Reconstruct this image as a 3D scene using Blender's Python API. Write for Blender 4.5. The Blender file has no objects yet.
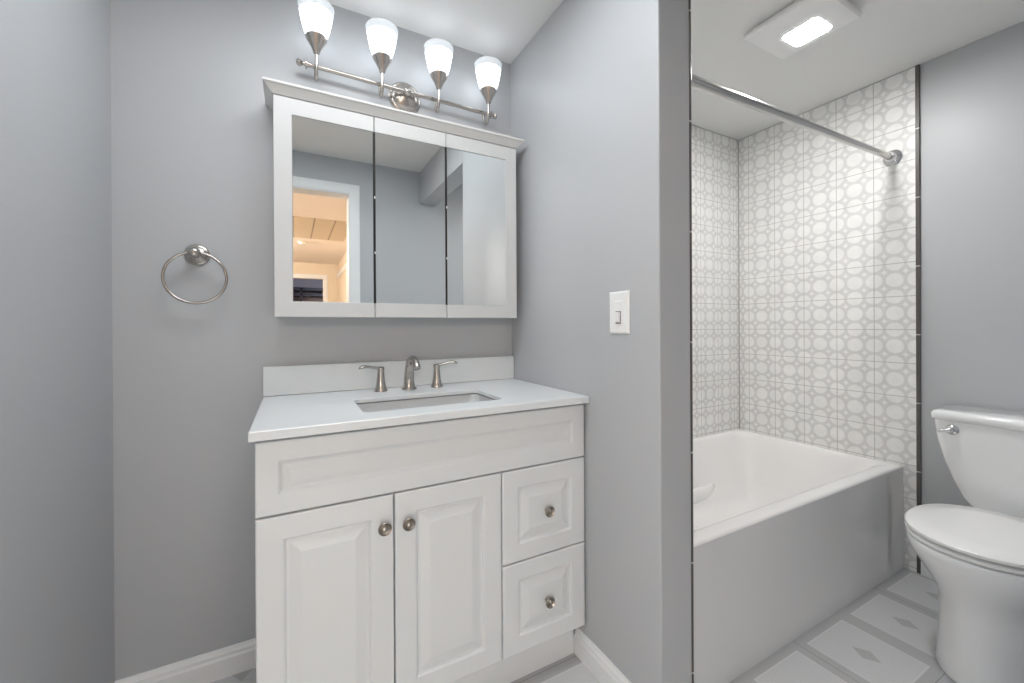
import bpy, bmesh, math
from mathutils import Vector, Matrix
PI = math.pi
S = bpy.context.scene
C = S.collection

# ------------------------------------------------------------------ camera, world, lights, exposure
CAM_H = 1.1146
yaw, pitch, roll = math.radians(28.129), math.radians(-0.103), math.radians(-0.304)
fw = Vector((math.sin(yaw)*math.cos(pitch), math.cos(yaw)*math.cos(pitch), math.sin(pitch)))
r0 = Vector((math.cos(yaw), -math.sin(yaw), 0)); u0 = r0.cross(fw)
rt = r0*math.cos(roll) + u0*math.sin(roll); up = -r0*math.sin(roll) + u0*math.cos(roll)
cd = bpy.data.cameras.new('camera'); cam = bpy.data.objects.new('camera', cd); C.objects.link(cam)
cam.matrix_world = Matrix(((rt.x, up.x, -fw.x, 0), (rt.y, up.y, -fw.y, 0), (rt.z, up.z, -fw.z, CAM_H), (0, 0, 0, 1)))
cd.sensor_width = 36; cd.lens = 410.46/1024*36; cd.shift_y = -14.4/1024
cd.clip_start = 0.01
S.camera = cam
S.view_settings.view_transform = 'Standard'; S.view_settings.look = 'None'
S.view_settings.gamma = 1; S.view_settings.use_curve_mapping = False
S.view_settings.exposure = 0.0
w = bpy.data.worlds.new('world'); S.world = w; w.use_nodes = True
w.node_tree.nodes['Background'].inputs[0].default_value = (.8, .88, 1, 1)
w.node_tree.nodes['Background'].inputs[1].default_value = 0.3
S.cycles.max_bounces = 16; S.cycles.diffuse_bounces = 10; S.cycles.glossy_bounces = 6
S.cycles.transmission_bounces = 8

def area(name, loc, sx, sy, power, col, rot=(0, 0, 0)):
    l = bpy.data.lights.new(name, 'AREA'); l.shape = 'RECTANGLE'; l.size = sx; l.size_y = sy
    l.energy = power; l.color = col
    o = bpy.data.objects.new(name, l); o.location = loc; o.rotation_euler = rot; C.objects.link(o)
    return o
def point(name, loc, rad, power, col):
    l = bpy.data.lights.new(name, 'POINT'); l.shadow_soft_size = rad; l.energy = power; l.color = col
    o = bpy.data.objects.new(name, l); o.location = loc; C.objects.link(o)
    return o
SHADE_EMIT = 2.8
LENS_EMIT = 258.0
area('sink_room_fill', (.15, .86, 2.255), .8, .5, 11.8, (.93, .97, 1))  # added fill under the ceiling, no fixture belongs to it
area('doorway_fill', (-.04, -.13, .52), .7, .86, 3.9, (.88, .97, 1), (PI/2, 0, 0))  # added fill low in the doorway, out of view, not daylight
point('hall_light', (-.98, -.72, 2.12), .08, 36, (1, .94, .88))
point('hall_far_light', (-.95, -3.2, 2.12), .08, 76, (1, .94, .88))
point('far_room_fill', (1.1, -6.3, 2.2), .15, 40, (1, .98, 1))  # added to brighten the far room, no known lamp there

# ------------------------------------------------------------------ materials
class NT:
    def __init__(s, name):
        s.mat = bpy.data.materials.new(name); s.mat.use_nodes = True
        s.t = s.mat.node_tree; s.b = s.t.nodes['Principled BSDF']
    def n(s, typ, **k):
        x = s.t.nodes.new(typ)
        for a, v in k.items(): setattr(x, a, v)
        return x
    def link(s, a, b): s.t.links.new(a, b)
    def m(s, op, a, b=None, c=None):
        x = s.n('ShaderNodeMath', operation=op)
        for i, v in enumerate((a, b, c)):
            if v is None: continue
            if isinstance(v, (int, float)): x.inputs[i].default_value = v
            else: s.link(v, x.inputs[i])
        return x.outputs[0]
    def step(s, val, lo, hi):            # smooth 0->1
        x = s.n('ShaderNodeMapRange', interpolation_type='SMOOTHSTEP')
        s.link(val, x.inputs[0]); x.inputs[1].default_value = lo; x.inputs[2].default_value = hi
        return x.outputs[0]
    def mix(s, f, a, b):
        x = s.n('ShaderNodeMix', data_type='RGBA')
        if isinstance(f, (int, float)): x.inputs[0].default_value = f
        else: s.link(f, x.inputs[0])
        for i, v in ((6, a), (7, b)):
            if isinstance(v, tuple): x.inputs[i].default_value = (*v, 1)
            else: s.link(v, x.inputs[i])
        return x.outputs[2]
    def pos(s):
        g = s.n('ShaderNodeNewGeometry'); x = s.n('ShaderNodeSeparateXYZ'); s.link(g.outputs['Position'], x.inputs[0])
        return g.outputs['Position'], x.outputs
    def noise(s, vec, scale, detail=3, rough=.5):
        x = s.n('ShaderNodeTexNoise'); s.link(vec, x.inputs['Vector']); x.inputs['Scale'].default_value = scale
        x.inputs['Detail'].default_value = detail; x.inputs['Roughness'].default_value = rough
        return x.outputs['Fac']
    def bump(s, h, strength, dist=.001):
        x = s.n('ShaderNodeBump'); x.inputs['Strength'].default_value = strength; x.inputs['Distance'].default_value = dist
        s.link(h, x.inputs['Height']); s.link(x.outputs[0], s.b.inputs['Normal'])
    def base(s, c):
        if isinstance(c, tuple): s.b.inputs['Base Color'].default_value = (*c, 1)
        else: s.link(c, s.b.inputs['Base Color'])

def plain(name, col, rough=.5, metal=0.0, var=.04, scale=6, spec=None, coat=0, bump=0, bscale=300):
    n = NT(name); p, _ = n.pos()
    f = n.noise(p, scale)
    n.base(n.mix(f, tuple(c*(1-var) for c in col), tuple(min(1, c*(1+var)) for c in col)))
    n.b.inputs['Roughness'].default_value = rough; n.b.inputs['Metallic'].default_value = metal
    if spec is not None: n.b.inputs['Specular IOR Level'].default_value = spec
    if coat: n.b.inputs['Coat Weight'].default_value = coat; n.b.inputs['Coat Roughness'].default_value = .08
    if bump: n.bump(n.noise(p, bscale, 2), bump)
    return n.mat

PAINT = plain('grey_paint', (.455, .468, .486), .42, var=.015, scale=2.5, bump=.12, bscale=220)
CEIL = plain('ceiling_paint', (.76, .76, .75), .8, var=.012, scale=3, bump=.15, bscale=180)
TRIMW = plain('white_trim_paint', (.78, .785, .79), .35, var=.02, scale=20)
CABW = plain('white_thermofoil', (.67, .69, .70), .38, var=.012, scale=8)
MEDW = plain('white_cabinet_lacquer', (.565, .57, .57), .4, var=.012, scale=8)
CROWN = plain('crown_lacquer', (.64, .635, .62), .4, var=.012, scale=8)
QUARTZ = plain('white_quartz', (.70, .725, .735), .28, var=.03, scale=14, spec=.35)
PORC = plain('white_porcelain', (.84, .845, .85), .10, var=.008, scale=3, coat=.5)
SINKP = plain('white_sink_porcelain', (.90, .91, .915), .12, var=.008, scale=3, coat=.4)
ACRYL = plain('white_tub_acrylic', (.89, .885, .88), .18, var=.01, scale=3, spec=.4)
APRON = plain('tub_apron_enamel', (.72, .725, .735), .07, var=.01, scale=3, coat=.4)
SEATP = plain('white_seat_plastic', (.83, .83, .825), .22, var=.008, scale=3)
NICKEL = plain('brushed_nickel', (.50, .465, .43), .26, 1.0, var=.05, scale=90)
KNOBM = plain('antique_nickel', (.40, .36, .315), .30, 1.0, var=.10, scale=120)
CHROME = plain('chrome', (.72, .72, .73), .10, 1.0, var=.03, scale=40)
STEEL = plain('shower_rod_steel', (.56, .55, .54), .22, 1.0, var=.04, scale=40)
SWITCHP = plain('white_switch_plastic', (.82, .825, .82), .35, var=.01)
LEVERSHADE = plain('lever_shade_paint', (.22, .22, .22), .7)
BLACKR = plain('black_rubber', (.03, .03, .03), .6)
HALLP = plain('beige_hall_paint', (.74, .64, .51), .6, var=.02)
HALLC = plain('hall_ceiling_paint', (.82, .75, .69), .8, var=.02)
HALLF = plain('hall_floor', (.38, .33, .28), .6, var=.1)
LAV = plain('lavender_grey_paint', (.40, .39, .45), .6)
NAVY = plain('dark_navy_wood', (.025, .027, .045), .5)
PINKISH = plain('muted_mauve_board', (.48, .40, .40), .7)
BLK = plain('black_line', (.012, .012, .012), .5)

def mirror_mat():
    n = NT('mirror_glass'); p, _ = n.pos()
    n.base(n.mix(n.noise(p, 2), (.93, .96, .955), (.935, .965, .96)))
    n.b.inputs['Metallic'].default_value = 1; n.b.inputs['Roughness'].default_value = .012
    return n.mat
MIRROR = mirror_mat()

def tile_mat(name, axis, o_u, corner):
    T = .1533
    n = NT(name); p, xyz = n.pos()
    u = n.m('DIVIDE', n.m('SUBTRACT', xyz[axis], o_u), T); v = n.m('DIVIDE', n.m('SUBTRACT', xyz[2], 1.090), T)
    u2 = n.m('MULTIPLY', u, 2); v2 = n.m('MULTIPLY', v, 2)
    # big circles on a half-tile lattice
    a = n.m('SUBTRACT', n.m('FRACT', n.m('ADD', u2, .5)), .5); b = n.m('SUBTRACT', n.m('FRACT', n.m('ADD', v2, .5)), .5)
    d = n.m('SQRT', n.m('ADD', n.m('MULTIPLY', a, a), n.m('MULTIPLY', b, b)))
    circ = n.m('SUBTRACT', 1, n.step(d, .385, .455))
    # small four-pointed lozenges between them
    a2 = n.m('ABSOLUTE', n.m('SUBTRACT', n.m('FRACT', u2), .5)); b2 = n.m('ABSOLUTE', n.m('SUBTRACT', n.m('FRACT', v2), .5))
    loz = n.m('SUBTRACT', 1, n.step(n.m('ADD', n.m('POWER', a2, .8), n.m('POWER', b2, .8)), .19, .29))
    pat = n.m('MAXIMUM', circ, loz)
    vein = n.noise(p, 16, 5, .65)
    light = n.mix(n.step(vein, .3, .75), (.80, .80, .785), (.88, .88, .865))
    dark = n.mix(n.step(vein, .3, .75), (.64, .64, .63), (.72, .72, .71))
    col = n.mix(pat, dark, light)
    fu = n.m('ABSOLUTE', n.m('SUBTRACT', n.m('FRACT', n.m('ADD', u, .5)), .5))
    fv = n.m('ABSOLUTE', n.m('SUBTRACT', n.m('FRACT', n.m('ADD', v, .5)), .5))
    g = n.step(n.m('MINIMUM', fu, fv), .007, .013)
    g = n.m('MULTIPLY', g, n.m('MULTIPLY', n.m('LESS_THAN', xyz[axis], corner), n.m('LESS_THAN', xyz[2], 2.2665)))
    n.base(n.mix(g, (.46, .455, .44), col))
    n.b.inputs['Roughness'].default_value = .3
    n.bump(g, .5, .0015)
    return n.mat
TILE_Y = tile_mat('patterned_tile_end', 1, .919, 1.5915)
TILE_X = tile_mat('patterned_tile_back', 0, 2.414, 2.4605)

def liner_mat():
    n = NT('pencil_tile_edge'); p, xyz = n.pos()
    v = n.m('DIVIDE', n.m('SUBTRACT', xyz[2], 1.068), .3066)
    fv = n.m('ABSOLUTE', n.m('SUBTRACT', n.m('FRACT', n.m('ADD', v, .5)), .5))
    g = n.step(fv, .006, .010)
    f = n.noise(p, 60)
    n.base(n.mix(g, (.55, .53, .51), n.mix(f, (.075, .066, .060), (.105, .095, .088))))
    n.b.inputs['Roughness'].default_value = .35
    return n.mat
LINER = liner_mat()

def floor_mat():
    T = .3085
    n = NT('vinyl_floor_tiles'); p, xyz = n.pos()
    x = n.m('MULTIPLY', n.m('FRACT', n.m('DIVIDE', n.m('SUBTRACT', xyz[0], 1.548-T*10), T)), T)
    y = n.m('MULTIPLY', n.m('FRACT', n.m('DIVIDE', n.m('SUBTRACT', xyz[1], .505-T*10), T)), T)
    def edge(c): return n.m('MINIMUM', c, n.m('SUBTRACT', T, c))
    e = n.m('MINIMUM', edge(x), edge(y))
    panel = n.step(e, .031, .0335)
    ax = n.m('ABSOLUTE', n.m('SUBTRACT', x, T/2)); ay = n.m('ABSOLUTE', n.m('SUBTRACT', y, T/2))
    dia = n.m('SUBTRACT', 1, n.step(n.m('ADD', n.m('DIVIDE', ax, .028), n.m('DIVIDE', ay, .040)), .95, 1.08))
    sp = n.noise(p, 330, 2, .7); sp2 = n.noise(p, 9, 4, .6)
    spk = n.m('ADD', n.m('MULTIPLY', n.step(sp, .3, .7), .7), n.m('MULTIPLY', sp2, .3))
    light = n.mix(spk, (.50, .505, .515), (.64, .645, .655))
    dark = n.mix(spk, (.375, .38, .39), (.48, .485, .495))
    f = n.m('MULTIPLY', panel, n.m('SUBTRACT', 1, dia))
    rim = n.m('MULTIPLY', panel, n.m('SUBTRACT', 1, n.step(e, .035, .038)))
    col = n.mix(f, dark, light)
    col = n.mix(n.m('MULTIPLY', rim, .5), col, (.70, .705, .71))
    half = n.m('FRACT', n.m('ADD', n.m('DIVIDE', n.m('SUBTRACT', xyz[0], 1.548-T*10), T*2), .25))
    sx = n.m('ADD', edge(x), n.m('MULTIPLY', n.m('GREATER_THAN', half, .5), .1))
    seam = n.step(n.m('MINIMUM', sx, edge(y)), .0006, .0016)
    n.base(n.mix(seam, (.22, .22, .22), col))
    n.b.inputs['Roughness'].default_value = .42
    n.bump(sp, .15, .0006)
    return n.mat
FLOOR = floor_mat()

def emis_mat(name, col, strength, rough=.3):
    n = NT(name); n.base(col); n.b.inputs['Roughness'].default_value = rough
    n.b.inputs['Emission Color'].default_value = (*col, 1); n.b.inputs['Emission Strength'].default_value = strength
    return n.mat
SHADE = emis_mat('lit_frosted_glass', (.91, .96, 1.0), SHADE_EMIT)
SHADE_IN = emis_mat('lit_frosted_glass_inside', (.97, .985, 1.0), .8)
LENS = emis_mat('lit_lens', (1, .99, .975), LENS_EMIT)
def rim_mat():
    n = NT('frosted_glass_lip'); n.base((.9, .93, .95))
    n.b.inputs['Roughness'].default_value = .25; n.b.inputs['Transmission Weight'].default_value = .75
    n.b.inputs['IOR'].default_value = 1.1
    n.b.inputs['Emission Color'].default_value = (.93, .97, 1, 1); n.b.inputs['Emission Strength'].default_value = .2
    return n.mat
LIP = rim_mat()
COVER = plain('white_light_cover', (.82, .82, .815), .4, var=.01)

def ceiling_panel_mat():
    n = NT('ceiling_panels'); p, xyz = n.pos()
    f = n.m('ABSOLUTE', n.m('SUBTRACT', n.m('FRACT', n.m('DIVIDE', n.m('SUBTRACT', xyz[0], .01), .205)), .5))
    g = n.step(f, .44, .49)
    nz = n.noise(p, 60, 3)
    n.base(n.mix(g, n.mix(nz, (.55, .47, .36), (.68, .58, .45)), (.28, .23, .17)))
    n.b.inputs['Roughness'].default_value = .8
    return n.mat
PANELS = ceiling_panel_mat()

# ------------------------------------------------------------------ mesh helpers (all geometry in world metres)
def obj(name, bm, mat, parent=None, smooth=False, bev=0, seg=2):
    bmesh.ops.recalc_face_normals(bm, faces=bm.faces)
    me = bpy.data.meshes.new(name); bm.to_mesh(me); bm.free()
    me.materials.append(mat)
    o = bpy.data.objects.new(name, me); C.objects.link(o)
    if smooth:
        for p in me.polygons: p.use_smooth = True
    if bev:
        md = o.modifiers.new('bevel', 'BEVEL'); md.width = bev; md.segments = seg; md.limit_method = 'ANGLE'; md.angle_limit = math.radians(35)
    if smooth and smooth != 'all':
        try: me.set_sharp_from_angle(angle=math.radians(smooth if smooth is not True else 40))
        except Exception: pass
    if parent is not None:
        o.parent = parent; o.matrix_parent_inverse = parent.matrix_world.inverted() if False else Matrix.Translation(-parent.location)
    return o
def thing(name, label, cat, loc, group=None):
    o = bpy.data.objects.new(name, None); C.objects.link(o); o.location = loc; o.empty_display_size = .05
    o['label'] = label; o['category'] = cat
    if group: o['group'] = group
    return o
def tag(o, label, cat, group=None):
    o['label'] = label; o['category'] = cat
    if group: o['group'] = group
    return o
def struct(name, bm, mat, **k):
    o = obj(name, bm, mat, **k); o['kind'] = 'structure'; return o

def box(bm, x0, x1, y0, y1, z0, z1):
    v = [bm.verts.new((x, y, z)) for z in (z0, z1) for x, y in ((x0, y0), (x1, y0), (x1, y1), (x0, y1))]
    for f in ((3, 2, 1, 0), (4, 5, 6, 7), (0, 1, 5, 4), (1, 2, 6, 5), (2, 3, 7, 6), (3, 0, 4, 7)):
        bm.faces.new([v[i] for i in f])
    return bm
def B(*a):
    bm = bmesh.new()
    if isinstance(a[0], (tuple, list)):
        for q in a: box(bm, *q)
    else: box(bm, *a)
    return bm
def loft(bm, rings, cap0=True, cap1=True):
    R = [[bm.verts.new(p) for p in r] for r in rings]
    n = len(R[0])
    for a, b in zip(R, R[1:]):
        for i in range(n):
            bm.faces.new((a[i], a[(i+1) % n], b[(i+1) % n], b[i]))
    if cap0: bm.faces.new(R[0][::-1])
    if cap1: bm.faces.new(R[-1])
    return R
def lathe(bm, prof, origin, axis=(0, 0, 1), n=28, cap0=True, cap1=True):
    ax = Vector(axis).normalized(); t = Vector((1, 0, 0)) if abs(ax.x) < .9 else Vector((0, 1, 0))
    e1 = ax.cross(t).normalized(); e2 = ax.cross(e1); o = Vector(origin)
    loft(bm, [[o + ax*h + (e1*math.cos(2*PI*i/n) + e2*math.sin(2*PI*i/n))*r for i in range(n)] for r, h in prof], cap0, cap1)
    return bm
def tube(bm, pts, rad, n=14, closed=False, flat=(1, 1)):
    pts = [Vector(p) for p in pts]; m = len(pts)
    rr = rad if isinstance(rad, (list, tuple)) else [rad]*m
    T = []
    for i in range(m):
        if closed: T.append((pts[(i+1) % m]-pts[i-1]).normalized())
        else: T.append((pts[min(i+1, m-1)]-pts[max(i-1, 0)]).normalized())
    t0 = T[0]; nrm = t0.cross(Vector((0, 0, 1)))
    if nrm.length < .1: nrm = t0.cross(Vector((1, 0, 0)))
    nrm.normalize(); rings = []
    for i in range(m):
        nrm = (nrm - T[i]*nrm.dot(T[i])).normalized(); b = T[i].cross(nrm)
        rings.append([pts[i] + (nrm*math.cos(2*PI*k/n)*flat[0] + b*math.sin(2*PI*k/n)*flat[1])*rr[i] for k in range(n)])
    if closed:
        loft(bm, rings+[rings[0]], False, False); bmesh.ops.remove_doubles(bm, verts=bm.verts, dist=1e-6)
    else: loft(bm, rings)
    return bm
def bez(p, n=16):
    out = []
    p = [Vector(q) for q in p]
    for i in range(n+1):
        t = i/n; q = p[:]
        while len(q) > 1: q = [a.lerp(b, t) for a, b in zip(q, q[1:])]
        out.append(q[0])
    return out
def rrect(x0, x1, y0, y1, r, k=5):
    """rounded rectangle, counter-clockwise list of (x, y), 4*(k+1) points"""
    r = max(r, 1e-4); out = []
    for cx, cy, a in ((x1-r, y1-r, 0), (x0+r, y1-r, PI/2), (x0+r, y0+r, PI), (x1-r, y0+r, 3*PI/2)):
        for i in range(k+1):
            t = a + PI/2*i/k; out.append((cx+r*math.cos(t), cy+r*math.sin(t)))
    return out
def rz(pts, z): return [(x, y, z) for x, y in pts]

def panel(bm, x0, x1, z0, z1, yf, th, fr=.06, deep=.008, style='raised'):
    """cabinet front seen from -Y: rounded edge, routed groove, raised field"""
    steps = [(0, th), (0, .004), (.0012, .0012), (.004, 0), (fr-.004, 0), (fr, .0025), (fr+.003, deep), (fr+.010, deep),
             (fr+.032, .0018), (fr+.036, .001)]
    if style == 'flat': steps = steps[:6] + [(fr+.004, deep*.8), (fr+.009, deep), (fr+.020, deep*.72), (fr+.024, deep*.66)]
    rings = []
    for ins, d in steps:
        rings.append([(x0+ins, yf+d, z0+ins), (x1-ins, yf+d, z0+ins), (x1-ins, yf+d, z1-ins), (x0+ins, yf+d, z1-ins)])
    loft(bm, rings)
    return bm

# ------------------------------------------------------------------ room shell
ZC = 2.272; XL = -.462; XS = .854; XS2 = .975; XE = 2.469; YB = 1.60; YS = .771; YR = -.10; YR2 = -.215
struct('floor', B(XL-.1, XE+.1, YR2, YB+.1, -.05, 0), FLOOR)
struct('ceiling', B(XL-.1, XE+.1, YR2+.06, YB+.1, ZC, ZC+.06), CEIL)
struct('wall_left', B(XL-.1, XL, YR, YB+.1, 0, ZC), PAINT)
struct('wall_back', B(XL, XS, YB, YB+.1, 0, ZC), PAINT)
struct('wall_partition', B(XS, XS2, YS, YB+.1, 0, ZC), PAINT, bev=.004)
struct('wall_header', B(XS, XS2, YR, YS, 2.035, ZC), PAINT)
struct('wall_right', B(XE+.004, XE+.1, YR, YB+.1, 0, ZC), PAINT)
struct('wall_tub_back', B(XS2, XE+.004, YB-.004, YB+.1, 0, ZC), TILE_X)
struct('wall_tub_right', B(XE-.004, XE+.004, .769, YB-.004, 0, ZC), TILE_Y)
struct('wall_tub_left', B(XS2, XS2+.004, YS+.015, YB-.004, 0, ZC), TILE_Y)
DX0, DX1, DZ = -.41, .346, 2.03
struct('wall_rear', B((XL-.1, DX0-.012, YR2, YR, 0, ZC), (DX0-.012, DX1+.012, YR2, YR, DZ+.012, ZC), (DX1+.012, XE+.1, YR2, YR, 0, ZC)), PAINT)
# tile edging
struct('trim_1', B(XS2-.001, XS2+.0055, YS-.0015, YS+.015, 0, ZC-.001), LINER, bev=.001)
struct('trim_2', B(XE-.007, XE+.004, .754, .769, 0, ZC-.001), LINER, bev=.002)
# door casing and jamb behind the camera, seen in the mirror
CW = .068
bm = bmesh.new()
box(bm, DX0-.012, DX0, YR2-.001, YR+.002, 0, DZ+.012); box(bm, DX1, DX1+.012, YR2-.001, YR+.002, 0, DZ+.012)
box(bm, DX0, DX1, YR2-.001, YR+.002, DZ, DZ+.012)
def casing(bm, x0, x1, zt, y, s, wdt, th=.014):
    for a, b in ((0, th*.6), (.018, th), (wdt-.012, th*.75)):
        pass
    prof = [(0, 0), (0, th*.55), (.010, th*.8), (.040, th), (wdt-.004, th), (wdt, th*.8), (wdt, 0)]
    for side in (0, 1):
        X = (lambda q: x0-q) if side == 0 else (lambda q: x1+q)
        loft(bm, [[(X(q), y+s*h, 0) for q, h in prof], [(X(q), y+s*h, zt+q) for q, h in prof]])
    loft(bm, [[(x0-q, y+s*h, zt+q) for q, h in prof], [(x1+q, y+s*h, zt+q) for q, h in prof]])
casing(bm, DX0-.004, DX1+.004, DZ+.004, YR, 1, CW)
# the left casing meets the side wall: trim what would run into it
for v in bm.verts:
    if v.co.x < XL: v.co.x = XL
struct('door_1', bm, TRIMW)

def skirting(bm, p0, p1, nrm, h=.088):
    d = Vector(nrm)
    prof = [(0, 0), (.014, 0), (.014, h*.66), (.011, h*.74), (.0105, h*.84), (.006, h*.92), (.004, h), (0, h)]
    loft(bm, [[Vector(p) + d*q + Vector((0, 0, z)) for q, z in prof] for p in (p0, p1)])
    return bm
struct('baseboard_back', skirting(bmesh.new(), (XL, YB, 0), (-.079, YB, 0), (0, -1, 0)), TRIMW)
struct('baseboard_partition', skirting(bmesh.new(), (XS, 1.1355, 0), (XS, YS, 0), (-1, 0, 0)), TRIMW)
struct('baseboard_partition_end', skirting(bmesh.new(), (XS, YS, 0), (XS2, YS, 0), (0, -1, 0)), TRIMW)
struct('baseboard_left', skirting(bmesh.new(), (XL, YR+.02, 0), (XL, YB-.015, 0), (1, 0, 0)), TRIMW)
struct('baseboard_right', skirting(bmesh.new(), (XE+.004, YR+.02, 0), (XE+.004, .754, 0), (-1, 0, 0)), TRIMW)
struct('baseboard_rear', skirting(bmesh.new(), (.42, YR, 0), (XE-.012, YR, 0), (0, 1, 0)), TRIMW)

# hallway behind the door (seen in the mirror)
HX0, HX1, HY = -1.3, .74, -5.3
struct('floor_hall', B(HX0-.1, HX1+.1, -8.6, YR2, -.05, 0), HALLF)
struct('ceiling_hall', B(HX0-.1, HX1+.1, HY-.1, YR2+.06, 2.275, 2.33), HALLC)
struct('ceiling_hall_panels', B(HX0, HX1-.13, -3.0, -1.9, 2.268, 2.275), PANELS)
struct('wall_hall_right', B(HX1, HX1+.1, HY-.1, YR2, 0, 2.275), HALLP)
struct('wall_hall_left', B(HX0-.1, HX0, HY-.1, YR2, 0, 2.275), HALLP)
struct('wall_hall_near', B((HX0, XL-.1, YR2, YR2+.06, 0, 2.275)), HALLP)
FX0, FX1, FZ = -.30, .497, 1.995
struct('wall_hall_end', B((HX0, FX0, HY-.1, HY, 0, 2.275), (FX0, FX1, HY-.1, HY, FZ, 2.275), (FX1, HX1, HY-.1, HY, 0, 2.275)), HALLP)
bm = bmesh.new(); casing(bm, FX0, FX1, FZ, HY, 1, .075)
struct('door_2', bm, TRIMW)
bm = bmesh.new()
box(bm, HX1-.016, HX1, -5.25, -3.70, 2.02, 2.095); box(bm, HX1-.016, HX1, -3.775, -3.70, 0, 2.02)
struct('door_3', bm, TRIMW)
struct('wall_far_room', B((-1.4, 1.6, -8.6, -8.5, 0, 2.6), (-1.4, -1.3, -8.5, HY-.1, 0, 2.6), (1.5, 1.6, -8.5, HY-.1, 0, 2.6)), LAV)
struct('ceiling_far_room', B(-1.4, 1.6, -8.6, HY-.1, 2.6, 2.66), LAV)
# dark shelf frame in the far room
sh = thing('shelf_unit', 'dark navy open shelf unit seen through the far doorway in the mirror', 'shelf', (.3, -7.4, 0))
bm = bmesh.new()
box(bm, -.35, .95, -7.4, -7.05, 1.915, 1.985); box(bm, -.35, .95, -7.4, -7.05, 1.80, 1.86)
for x in (.145, .90): box(bm, x, x+.05, -7.4, -7.05, 0, 1.985)
box(bm, -.35, -.30, -7.4, -7.05, 0, 1.985)
box(bm, -.35, .95, -7.4, -7.05, .05, .10); box(bm, -.35, .95, -7.4, -7.05, .9, .94)
obj('frame', bm, NAVY, sh)
obj('back_panel', B(-.34, .94, -7.415, -7.40, .05, 1.98), PINKISH, sh)
dt = thing('smoke_detector', 'small round white detector on the hallway ceiling, seen in the mirror', 'smoke detector', (.13, -3.3, 2.275))
obj('base', lathe(bmesh.new(), [(.065, 0), (.065, -.012), (.055, -.016)], (.13, -3.3, 2.275)), HALLP, dt, smooth=True)
obj('cover', lathe(bmesh.new(), [(.052, -.012), (.048, -.032), (.02, -.038)], (.13, -3.3, 2.275)), TRIMW, dt, smooth=True)

# ------------------------------------------------------------------ bathtub
TX0, TX1, TY0, TY1, TZ = XS2+.008, XE-.006, .815, YB-.006, .469
tub = thing('bathtub', 'white alcove bathtub with a glossy apron between patterned tile walls', 'bathtub', ((TX0+TX1)/2, (TY0+TY1)/2, 0))
bm = bmesh.new(); k = 8
def R(i_l, i_r, i_f, i_b, r, z): return rz(rrect(TX0+i_l, TX1-i_r, TY0+i_f, TY1-i_b, r, k), z)
rings = [R(.002, .002, .003, .002, .012, .41), R(0, 0, 0, 0, .012, TZ-.008), R(.002, .002, .002, .002, .012, TZ-.0025), R(.007, .007, .007, .007, .014, TZ),
         R(.030, .018, .035, .018, .05, TZ-.0005), R(.045, .026, .052, .026, .065, TZ-.003), R(.056, .032, .066, .032, .075, TZ-.009), R(.064, .037, .076, .037, .08, TZ-.019), R(.070, .041, .083, .040, .085, TZ-.034),
         R(.078, .048, .089, .045, .09, TZ-.065), R(.10, .060, .098, .056, .10, .34), R(.15, .085, .11, .075, .12, .20), R(.20, .11, .13, .095, .13, .125),
         R(.26, .15, .17, .13, .14, .098), R(.36, .24, .26, .22, .14, .090)]
loft(bm, rings, cap0=False)
obj('basin', bm, ACRYL, tub, smooth='all')
# arm ledge along the back and left of the basin
bm = bmesh.new()
ledge = [(.0, .218), (.020, .216), (.031, .209), (.034, .195), (.024, .145), (0, .11)]
loft(bm, [[(x, TY1-.068-q*s, z) for q, z in ledge] for x, s in ((1.24, .25), (1.30, .8), (1.40, 1), (1.95, 1), (2.03, .85), (2.09, .5), (2.12, .15))])
obj('arm_ledge', bm, ACRYL, tub, smooth='all')
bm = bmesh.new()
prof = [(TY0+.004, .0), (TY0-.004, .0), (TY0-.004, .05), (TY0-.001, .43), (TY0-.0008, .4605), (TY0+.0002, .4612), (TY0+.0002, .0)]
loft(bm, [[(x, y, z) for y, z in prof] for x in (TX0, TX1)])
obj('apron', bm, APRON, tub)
# caulk line where tub meets floor
# ------------------------------------------------------------------ shower rod
rod = thing('shower_curtain_rod', 'straight steel shower curtain rod spanning the tub alcove', 'curtain rod', ((XS2+XE)/2, .848, 1.888))
def RZ(x): return 1.888 - (XE-x)*.0165
def fl(x, s): return lathe(bmesh.new(), [(.036, 0), (.036, .006), (.031, .011), (.022, .016), (.020, .028), (.016, .034)], (x, .848, RZ(x)), (s, 0, 0))
bm = bmesh.new(); tube(bm, [(XS2+.024, .848, RZ(XS2+.024)), (1.72, .848, RZ(1.72))], .0155, 18)
obj('rod_tube', bm, STEEL, rod, smooth=True)
bm = bmesh.new(); tube(bm, [(1.70, .848, RZ(1.70)), (XE-.018, .848, RZ(XE-.018))], .0138, 18)
obj('rod_tube', bm, STEEL, rod, smooth=True)
obj('flange', fl(XS2+.0045, 1), CHROME, rod, smooth=True)
obj('flange', fl(XE-.0045, -1), CHROME, rod, smooth=True)

# ------------------------------------------------------------------ ceiling light with fan cover
cl = thing('ceiling_light', 'square white ceiling fan light with a glowing lens above the tub', 'ceiling light', (1.70, .86, ZC))
bm = bmesh.new()
LX0, LX1, LY0, LY1 = 1.572, 1.838, .715, .995
loft(bm, [rz(rrect(LX0+.02, LX1-.02, LY0+.02, LY1-.02, .01), ZC-.0005), rz(rrect(LX0+.02, LX1-.02, LY0+.02, LY1-.02, .01), ZC-.020)])
obj('housing', bm, COVER, cl)
bm = bmesh.new()
loft(bm, [rz(rrect(LX0, LX1, LY0, LY1, .008), ZC-.020), rz(rrect(LX0, LX1, LY0, LY1, .008), ZC-.030),
          rz(rrect(LX0+.006, LX1-.006, LY0+.006, LY1-.006, .008), ZC-.036), rz(rrect(LX0+.04, LX1-.04, LY0+.04, LY1-.04, .01), ZC-.039)])
obj('cover', bm, COVER, cl, smooth=30)
bm = bmesh.new()
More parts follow.
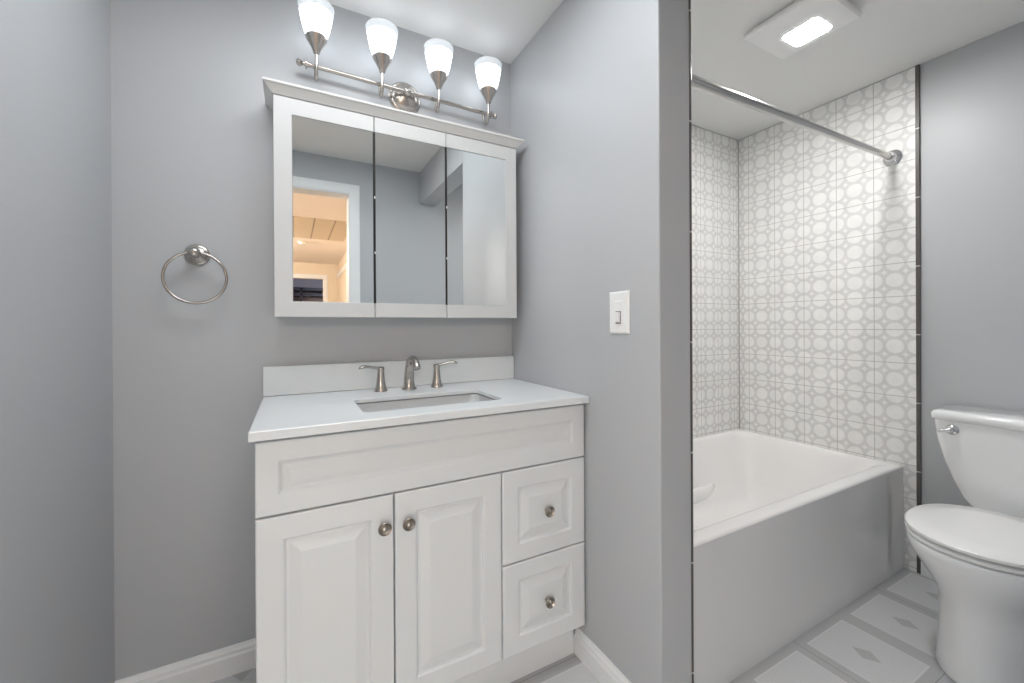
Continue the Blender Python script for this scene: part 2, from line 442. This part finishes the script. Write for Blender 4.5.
loft(bm, [rz(rrect(1.684, 1.800, .790, .916, .02), ZC-.0385), rz(rrect(1.684, 1.800, .790, .916, .02), ZC-.0394)])
obj('lens', bm, LENS, cl)

# ------------------------------------------------------------------ vanity
VX0, VX1, VY, VZ = -.077, .849, 1.085, .862
van = thing('vanity_cabinet', 'white vanity cabinet with raised panel doors and two drawers', 'vanity', ((VX0+VX1)/2, 1.34, 0))
YD = VY + .019
bm = bmesh.new()
for q in ((VX0+.001, VX0+.017, YD+.0008, YB-.001, .118, VZ-.001), (VX1-.017, VX1-.001, YD+.0008, YB-.001, .118, VZ-.001),
          (VX0+.017, VX1-.017, YD+.0008, YB-.001, .118, .134), (VX0+.017, VX1-.017, YB-.013, YB-.001, .134, VZ-.001),
          (VX0+.017, VX1-.017, YD+.0008, YD+.018, .134, VZ-.001)): box(bm, *q)
obj('carcass', bm, CABW, van)
obj('toe_kick', B(VX0+.004, VX1-.010, 1.136, 1.152, 0, .1178), CABW, van)
g = .0018
p = obj('false_front', panel(bmesh.new(), VX0, VX1, .6825+g, .8545, VY, .019, fr=.050, style='flat'), CABW, van)
p['label'] = 'wide false drawer front'
KN = [(.0070, 0), (.0070, .003), (.0048, .006), (.0048, .012), (.0100, .0155), (.0155, .0175), (.0168, .0195), (.0168, .0215), (.0150, .0235), (.0128, .0215), (.0118, .0212), (.0105, .0238), (.0085, .0222), (.0072, .0222), (.0058, .0250), (.0020, .0262)]
def knob(x, z, par):
    obj('knob', lathe(bmesh.new(), KN, (x, VY, z), (0, -1, 0), 26), KNOBM, par, smooth=20)
def front(name, x0, x1, z0, z1, kx, kz, fr):
    f = obj(name, panel(bmesh.new(), x0, x1, z0, z1, VY, .019, fr=fr), CABW, van)
    bm = lathe(bmesh.new(), KN, (kx, VY, kz), (0, -1, 0), 26)
    kn = obj('knob', bm, KNOBM, f, smooth=20)
    kn.matrix_parent_inverse = Matrix.Identity(4)
    kn['label'] = 'ringed nickel knob'
    return f
front('door', VX0, .2305-g, .124, .6825-g, .203, .604, .058)['label'] = 'left cabinet door'
front('door', .2305+g, .5435-g, .124, .6825-g, .264, .602, .058)['label'] = 'right cabinet door'
front('drawer', .5435+g, VX1, .4015+g, .6825-g, .700, .540, .056)['label'] = 'upper drawer'
front('drawer', .5435+g, VX1, .124, .4015-g, .700, .258, .056)['label'] = 'lower drawer'

# countertop slab with undermount cut-out
CX0, CX1, CY0, CY1, CZ0, CZ1 = -.087, .8525, 1.062, YB-.0005, .864, .886
SX0, SX1, SY0, SY1 = .166, .586, 1.152, 1.372
bm = bmesh.new(); k = 5
inner = rrect(SX0, SX1, SY0, SY1, .022, k)
def outer(i): return [(CX1-i, CY1), (CX0+i, CY1), (CX0+i, CY0+i), (CX1-i, CY0+i)]
def slab(zt, i):
    O = [bm.verts.new((x, y, zt)) for x, y in outer(i)]; I = [bm.verts.new((x, y, zt)) for x, y in inner]
    for c in range(4):
        for j in range(k): bm.faces.new((O[c], I[c*(k+1)+j], I[c*(k+1)+j+1]))
        n2 = (c+1) % 4
        bm.faces.new((O[c], I[c*(k+1)+k], I[(n2*(k+1)) % len(I)], O[n2]))
    return O, I
Ot, It = slab(CZ1, .0025); Ob, Ib = slab(CZ0, .0)
for v in Ib: v.co.z = .8745          # the slab is eased thinner around the bowl
Om = [bm.verts.new((x, y, CZ1-.0025)) for x, y in outer(0)]
for A_, B_ in ((Ot, Om), (Om, Ob), (It, Ib)):
    for i in range(len(A_)): bm.faces.new((A_[i], A_[(i+1) % len(A_)], B_[(i+1) % len(A_)], B_[i]))
tag(obj('countertop', bm, QUARTZ), 'white quartz countertop with a sink cut-out on the vanity', 'countertop')
tag(obj('backsplash', B(-.087, XS-.001, YB-.020, YB-.0005, CZ1+.0008, .985), QUARTZ, bev=.002), 'low white quartz backsplash behind the faucet', 'backsplash')

sk = thing('sink_basin', 'white rectangular undermount sink set into the vanity countertop', 'sink', (.376, 1.262, .78))
bm = bmesh.new()
def Q(i, r, z): return rz(rrect(SX0+i, SX1-i, SY0+i, SY1-i, r, 7), z)
loft(bm, [Q(-.006, .026, .8690), Q(-.003, .024, .8715), Q(-.001, .024, .8705), Q(.001, .028, .860), Q(.006, .034, .842), Q(.022, .045, .834), Q(.05, .045, .831), Q(.085, .02, .8295)], cap0=False)
bmesh.ops.solidify(bm, geom=bm.faces[:], thickness=-.004)
obj('basin', bm, SINKP, sk, smooth=50)
obj('drain', lathe(bmesh.new(), [(.024, 0), (.024, .003), (.018, .004), (.015, .002)], (.376, 1.262, .830)), NICKEL, sk, smooth=True)

# faucet
fx, fy, fz = .376, 1.507, CZ1+.0005
fa = thing('faucet', 'brushed nickel widespread faucet with two lever handles on the countertop', 'faucet', (fx, fy, fz))
bm = bmesh.new()
path = [Vector((fx, fy, fz))] + [Vector((fx, fy, fz+.012))] + bez([(fx, fy, fz+.03), (fx, fy-.004, fz+.085), (fx, fy-.012, fz+.124), (fx, fy-.062, fz+.123), (fx, fy-.102, fz+.110), (fx, fy-.114, fz+.084)], 22)
rad = [.0235, .0205] + [.0185 - .0075*(i/22)**.8 for i in range(23)]
tube(bm, path, rad, 20)
obj('spout', bm, NICKEL, fa, smooth='all')
obj('spout_base', lathe(bmesh.new(), [(.027, 0), (.027, .004), (.024, .007)], (fx, fy, fz)), NICKEL, fa, smooth=True)
for hx, s, lz in ((.276, -1, -.003), (.482, 1, 0)):
    hd = obj('handle', lathe(bmesh.new(), [(.0225, 0), (.0225, .004), (.0195, .010), (.0155, .030), (.0125, .056), (.0115, .072), (.0125, .078), (.0125, .083), (.009, .087), (.003, .088)], (hx, fy+.002, fz), n=26), NICKEL, fa, smooth=40)
    bm = bmesh.new()
    pts = bez([(hx-s*.010, fy+.002, fz+.082), (hx+s*.020, fy+.001, fz+.080), (hx+s*.040, fy-.006, fz+.095+lz), (hx+s*.060, fy-.012, fz+.097+lz), (hx+s*.076, fy-.016, fz+.088+lz)], 14)
    tube(bm, pts, [.0075, .0085, .0085, .008, .0076, .0074, .0074, .0076, .008, .0085, .009, .0093, .0092, .008, .004], 14, flat=(1, .62))
    lv = obj('lever', bm, NICKEL, hd, smooth='all'); lv.matrix_parent_inverse = Matrix.Identity(4)

# ------------------------------------------------------------------ mirrored medicine cabinet
mc = thing('medicine_cabinet', 'white mirrored medicine cabinet with crown moulding above the sink', 'medicine cabinet', (.38, YB, 1.15))
MX0, MX1, MZ0, MZ1, MY = -.049, .806, 1.148, 1.838, 1.465
obj('carcass', B(MX0+.001, MX1-.001, MY+.021, YB-.0008, MZ0+.002, MZ1+.01), MEDW, mc)
splits = [MX0, .2505, .5085, MX1]
MTH = .020
for i in range(3):
    x0, x1 = splits[i]+(.0012 if i else 0), splits[i+1]-(.0012 if i < 2 else 0)
    mx0, mx1 = (x0+.050 if i == 0 else x0+.0015), (x1-.047 if i == 2 else x1-.0015)
    mz0, mz1 = MZ0+.048, MZ1-.053
    bm = bmesh.new()
    zt = MZ1-.0015
    def prism(poly, y0, y1): loft(bm, [[(x, y0, z) for x, z in poly], [(x, y1, z) for x, z in poly]])
    if i == 0: prism([(x0, MZ0), (x1, MZ0), (x1, mz0), (mx0, mz0), (mx0, mz1), (x1, mz1), (x1, zt), (x0, zt)], MY, MY+MTH)
    elif i == 2: prism([(x0, MZ0), (x1, MZ0), (x1, zt), (x0, zt), (x0, mz1), (mx1, mz1), (mx1, mz0), (x0, mz0)], MY, MY+MTH)
    else:
        box(bm, x0, x1, MY, MY+MTH, MZ0, mz0); box(bm, x0, x1, MY, MY+MTH, mz1, zt)
    box(bm, mx0, mx1, MY+.012, MY+MTH, mz0, mz1)
    d = obj('door', bm, MEDW, mc, bev=.0012)
    bm = bmesh.new()
    e = .002
    loft(bm, [[(mx0+a, MY+y, mz0+a), (mx1-a, MY+y, mz0+a), (mx1-a, MY+y, mz1-a), (mx0+a, MY+y, mz1-a)] for a, y in ((.0004, .0118), (.0004, .0035), (.0015, .003))])
    for v in bm.verts:        # doors hang a hair out of plane
        v.co.y += (v.co.x-(mx0+mx1)/2)*(0, .0022, .0046)[i]
    m_ = obj('mirror', bm, MIRROR, d); m_.matrix_parent_inverse = Matrix.Identity(4)
    # black strips paint in the shade of the gaps between doors
    if i < 2:
        q = obj('gap_shade', B(x1-.0016, x1+.0004, MY+.0012, MY+.012, mz0, mz1), BLK, d); q.matrix_parent_inverse = Matrix.Identity(4)
    if i > 0:
        q = obj('gap_shade', B(x0-.0004, x0+.0016, MY+.0012, MY+.012, mz0, mz1), BLK, d); q.matrix_parent_inverse = Matrix.Identity(4)
        for zz in (1.37, 1.56):
            q = obj('mirror_clip', B(x0-.0022, x0+.0016, MY-.0006, MY+.0012, zz-.004, zz+.004), SWITCHP, d); q.matrix_parent_inverse = Matrix.Identity(4)
bm = bmesh.new()
cp = [(.000, 0), (.003, .0005), (.005, .003), (.022, .0215), (.0265, .024), (.0270, .0265), (.0270, .030), (.0255, .0315), (-.05, .0315)]
loft(bm, [[(MX0-q, YB-.0008, MZ1+h), (MX0-q, MY-q, MZ1+h), (MX1+q, MY-q, MZ1+h), (MX1+q, YB-.0008, MZ1+h)] for q, h in cp])
obj('crown_moulding', bm, CROWN, mc)

# ------------------------------------------------------------------ vanity light bar
LBY, LBZ, LSY = 1.555, 2.003, 1.507
vl = thing('vanity_light', 'brushed nickel four-lamp vanity light bar on the wall above the mirror', 'wall light', (.388, YB, LBZ))
obj('backplate', lathe(bmesh.new(), [(.062, 0), (.062, .004), (.057, .009), (.050, .011), (.047, .015), (.036, .022), (.030, .024), (.022, .027), (.013, .030), (.011, .040)], (.388, YB-.0006, LBZ-.004), (0, -1, 0), 36), NICKEL, vl, smooth=30)
bm = bmesh.new()
tube(bm, [(.045, LBY, LBZ+.0045), (.735, LBY, LBZ-.004)], .0075, 16)
obj('bar', bm, NICKEL, vl, smooth=True)
bm = bmesh.new()
lathe(bm, [(.006, -.015), (.012, -.012), (.0155, -.004), (.0155, .004), (.012, .010), (.004, .014)], (.388, LBY, LBZ), (0, -1, 0))
obj('bar_mount', bm, NICKEL, vl, smooth=True)
for x, s in ((.045, -1), (.735, 1)):
    obj('finial', lathe(bmesh.new(), [(.009, -.012), (.009, -.004), (.015, -.003), (.015, .002), (.007, .003), (.006, .010), (.010, .014), (.012, .020), (.010, .026), (.003, .030)], (x, LBY, LBZ-s*.0043), (s, 0, 0), 20), NICKEL, vl, smooth=35)
for i, x in enumerate((.075, .287, .496, .703)):
    bm = bmesh.new()
    dz = .003 - (x-.075)*.0115
    zz = LBZ + dz
    pts = [(x, LBY, zz)] + bez([(x, LBY-.001, zz-.012), (x, LBY-.006, zz-.064), (x, LSY+.012, zz-.078), (x, LSY, zz-.052), (x, LSY, zz-.015), (x, LSY, zz+.022)], 22)
    tube(bm, pts, .0052, 12)
    arm = obj('lamp_arm', bm, NICKEL, vl, smooth='all')
    cup = obj('lamp_cup', lathe(bmesh.new(), [(.0058, 0), (.0100, .003), (.0120, .010), (.0170, .022), (.0260, .038), (.0325, .049), (.0335, .053), (.0320, .055), (.024, .050)], (x, LSY, LBZ+.016+dz), n=28), NICKEL, arm, smooth=40)
    cup.matrix_parent_inverse = Matrix.Identity(4)
    zb = LBZ+.064+dz
    bm = bmesh.new()
    lathe(bm, [(.010, -.002), (.0285, 0), (.0335, .012), (.0405, .032), (.0460, .056), (.0512, .084)], (x, LSY, zb), n=32, cap0=True, cap1=False)
    nout = len(bm.faces)
    lathe(bm, [(.0512, .084), (.0486, .084), (.040, .044), (.022, .008)], (x, LSY, zb), n=32, cap0=False, cap1=True)
    for fi, f in enumerate(bm.faces): f.material_index = 0 if fi < nout else 1
    bmesh.ops.remove_doubles(bm, verts=bm.verts, dist=1e-5)
    sh_ = obj('lamp_shade', bm, SHADE, vl, smooth=50); sh_['label'] = 'lit frosted glass shade'
    sh_.data.materials.append(SHADE_IN)
    bm = bmesh.new()
    lathe(bm, [(.0513, .0845), (.0532, .094), (.0552, .103), (.0558, .107), (.0548, .1085), (.0536, .107), (.0524, .101), (.0508, .094), (.0487, .0845)], (x, LSY, zb), n=32, cap0=False, cap1=False)
    lp = obj('shade_lip', bm, LIP, sh_, smooth='all'); lp.matrix_parent_inverse = Matrix.Identity(4)

# ------------------------------------------------------------------ towel ring
tr = thing('towel_ring', 'round brushed nickel towel ring on the grey wall beside the mirror', 'towel ring', (-.255, YB, 1.333))
tx, tz = -.262, 1.343
obj('mount', lathe(bmesh.new(), [(.033, 0), (.033, .004), (.030, .007), (.027, .008), (.0265, .011), (.022, .015), (.018, .017), (.0125, .021), (.0105, .030), (.0115, .036)], (tx, YB-.0006, tz), (0, -1, 0), 32), NICKEL, tr, smooth=30)
obj('post', lathe(bmesh.new(), [(.009, .030), (.0135, .036), (.0165, .045), (.0165, .052), (.0130, .060), (.006, .064)], (tx, YB-.0006, tz), (0, -1, 0), 28), NICKEL, tr, smooth='all')
bm = bmesh.new(); rc = .0735
tube(bm, [(tx+.003+rc*1.06*math.cos(2*PI*i/64), YB-.048, tz-.0755+.0770*math.sin(2*PI*i/64)) for i in range(64)], .0042, 12, closed=True)
obj('ring', bm, NICKEL, tr, smooth='all')

# ------------------------------------------------------------------ light switch on the partition
sw = thing('light_switch', 'white dimmer light switch plate on the grey partition wall', 'light switch', (XS, .920, 1.153))
def yz(bm, y0, y1, z0, z1, steps, x):
    loft(bm, [[(x-d, y0+i, z0+i), (x-d, y1-i, z0+i), (x-d, y1-i, z1-i), (x-d, y0+i, z1-i)] for i, d in steps])
    return bm
X0 = XS-.0004
obj('plate', yz(bmesh.new(), .879, .961, 1.091, 1.216, ((0, 0), (0, .002), (.0035, .0055), (.006, .006)), X0), SWITCHP, sw)
obj('rocker_frame', yz(bmesh.new(), .903, .937, 1.120, 1.188, ((0, .0058), (.0005, .0072), (.003, .0078)), X0), SWITCHP, sw)
obj('switch_lever', yz(bmesh.new(), .9105, .9285, 1.124, 1.155, ((0, .0072), (.0008, .0135), (.003, .0152)), X0), SWITCHP, sw)
obj('lever_shade', yz(bmesh.new(), .9065, .9295, 1.1205, 1.158, ((0, .007), (.0003, .0081)), X0), LEVERSHADE, sw)  # dark plate paints the shade beside and below the lever
for zz in (1.105, 1.202):
    obj('screw', lathe(bmesh.new(), [(.0028, .0055), (.0026, .0068), (.001, .0072)], (X0, .920, zz), (-1, 0, 0), 12), TRIMW, sw, smooth=True)

# ------------------------------------------------------------------ toilet
TYC = .450
to = thing('toilet', 'white two-piece toilet with closed lid against the right wall', 'toilet', (2.05, TYC, 0))
def egg(xc, af, ab, b, z, n=48, e=2.15):
    out = []
    for i in range(n):
        t = 2*PI*i/n; c, s = math.cos(t), math.sin(t)
        a = af if c < 0 else ab
        out.append((xc + math.copysign(abs(c)**(2/e), c)*a, TYC + math.copysign(abs(s)**(2/e), s)*b, z))
    return out
bm = bmesh.new()
loft(bm, [egg(2.06, .249, .20, .121, 0.0), egg(2.06, .249, .20, .121, .008), egg(2.06, .245, .19, .119, .02), egg(2.06, .241, .19, .116, .10), egg(2.055, .237, .19, .112, .18),
          egg(2.05, .234, .20, .114, .235), egg(2.035, .236, .21, .130, .28), egg(2.018, .241, .22, .160, .328), egg(2.003, .240, .22, .180, .365), egg(2.0, .240, .22, .186, .392), egg(2.0, .238, .22, .184, .402), egg(2.0, .225, .21, .172, .405)])
# rear deck carrying the tank
def rr(x0, x1, hw, r, z): return rz(rrect(x0, x1, TYC-hw, TYC+hw, r, 6), z)
loft(bm, [rr(2.12, 2.40, .095, .04, .0), rr(2.12, 2.40, .095, .04, .22), rr(2.10, 2.43, .11, .04, .32), rr(2.08, 2.445, .13, .04, .375), rr(2.08, 2.447, .13, .04, .398), rr(2.09, 2.442, .125, .04, .403)])
obj('bowl', bm, PORC, to, smooth=50)
bm = bmesh.new()
loft(bm, [egg(2.005, .236, .215, .184, .4065), egg(2.005, .242, .22, .189, .410), egg(2.005, .242, .22, .189, .4185), egg(2.005, .230, .21, .178, .4225)])
obj('seat', bm, SEATP, to, smooth=40)
bm = bmesh.new()
loft(bm, [egg(2.006, .225, .20, .174, .4285), egg(2.006, .243, .215, .190, .4290), egg(2.006, .243, .215, .190, .4375), egg(2.006, .236, .208, .184, .4425), egg(2.006, .16, .15, .125, .4455), egg(2.006, .05, .05, .04, .4462)])
obj('lid', bm, SEATP, to, smooth=40)
for s in (-1, 1):
    bm = bmesh.new(); tube(bm, [(2.195, TYC+s*.075-.022, .428), (2.195, TYC+s*.075+.022, .428)], .012, 14)
    obj('hinge', bm, SEATP, to, smooth=True)
    bm = bmesh.new()
    tube(bm, [(1.855, TYC+s*.10-.02, .4242), (1.855, TYC+s*.10+.02, .4242)], .0022, 8)
    obj('bumper', bm, BLACKR, to)
bm = bmesh.new()
tk = []
for z, hw, xf in ((.4045, .100, 2.295), (.415, .116, 2.285), (.445, .134, 2.275), (.508, .158, 2.265), (.581, .180, 2.258), (.658, .197, 2.252), (.717, .204, 2.250), (.738, .206, 2.250)):
    tk.append(rr(xf, 2.452, hw, .028, z))
loft(bm, tk)
obj('tank', bm, PORC, to, smooth=50)
bm = bmesh.new()
loft(bm, [rr(2.245, 2.455, .202, .02, .7385), rr(2.239, 2.457, .209, .02, .744), rr(2.238, 2.457, .210, .02, .762), rr(2.244, 2.455, .205, .02, .772), rr(2.256, 2.448, .193, .02, .776)])
obj('tank_lid', bm, PORC, to, smooth=50)
lev = obj('flush_lever', lathe(bmesh.new(), [(.0195, 0), (.0195, .005), (.0155, .010), (.010, .014), (.0115, .020), (.008, .025), (.002, .026)], (2.2505, TYC+.148, .706), (-1, 0, 0), 22), CHROME, to, smooth=35)
bm = bmesh.new()
tube(bm, bez([(2.230, TYC+.146, .706), (2.227, TYC+.158, .705), (2.223, TYC+.170, .702), (2.222, TYC+.184, .698)], 8), [.0085, .0085, .008, .0075, .007, .0068, .007, .007, .004], 12, flat=(.7, 1))
ln = obj('lever_arm', bm, CHROME, lev, smooth='all'); ln.matrix_parent_inverse = Matrix.Identity(4)
for s in (-1, 1):
    obj('bolt_cap', lathe(bmesh.new(), [(.013, 0), (.013, .006), (.009, .014), (.003, .017)], (2.12, TYC+s*.135, 0)), PORC, to, smooth=True)
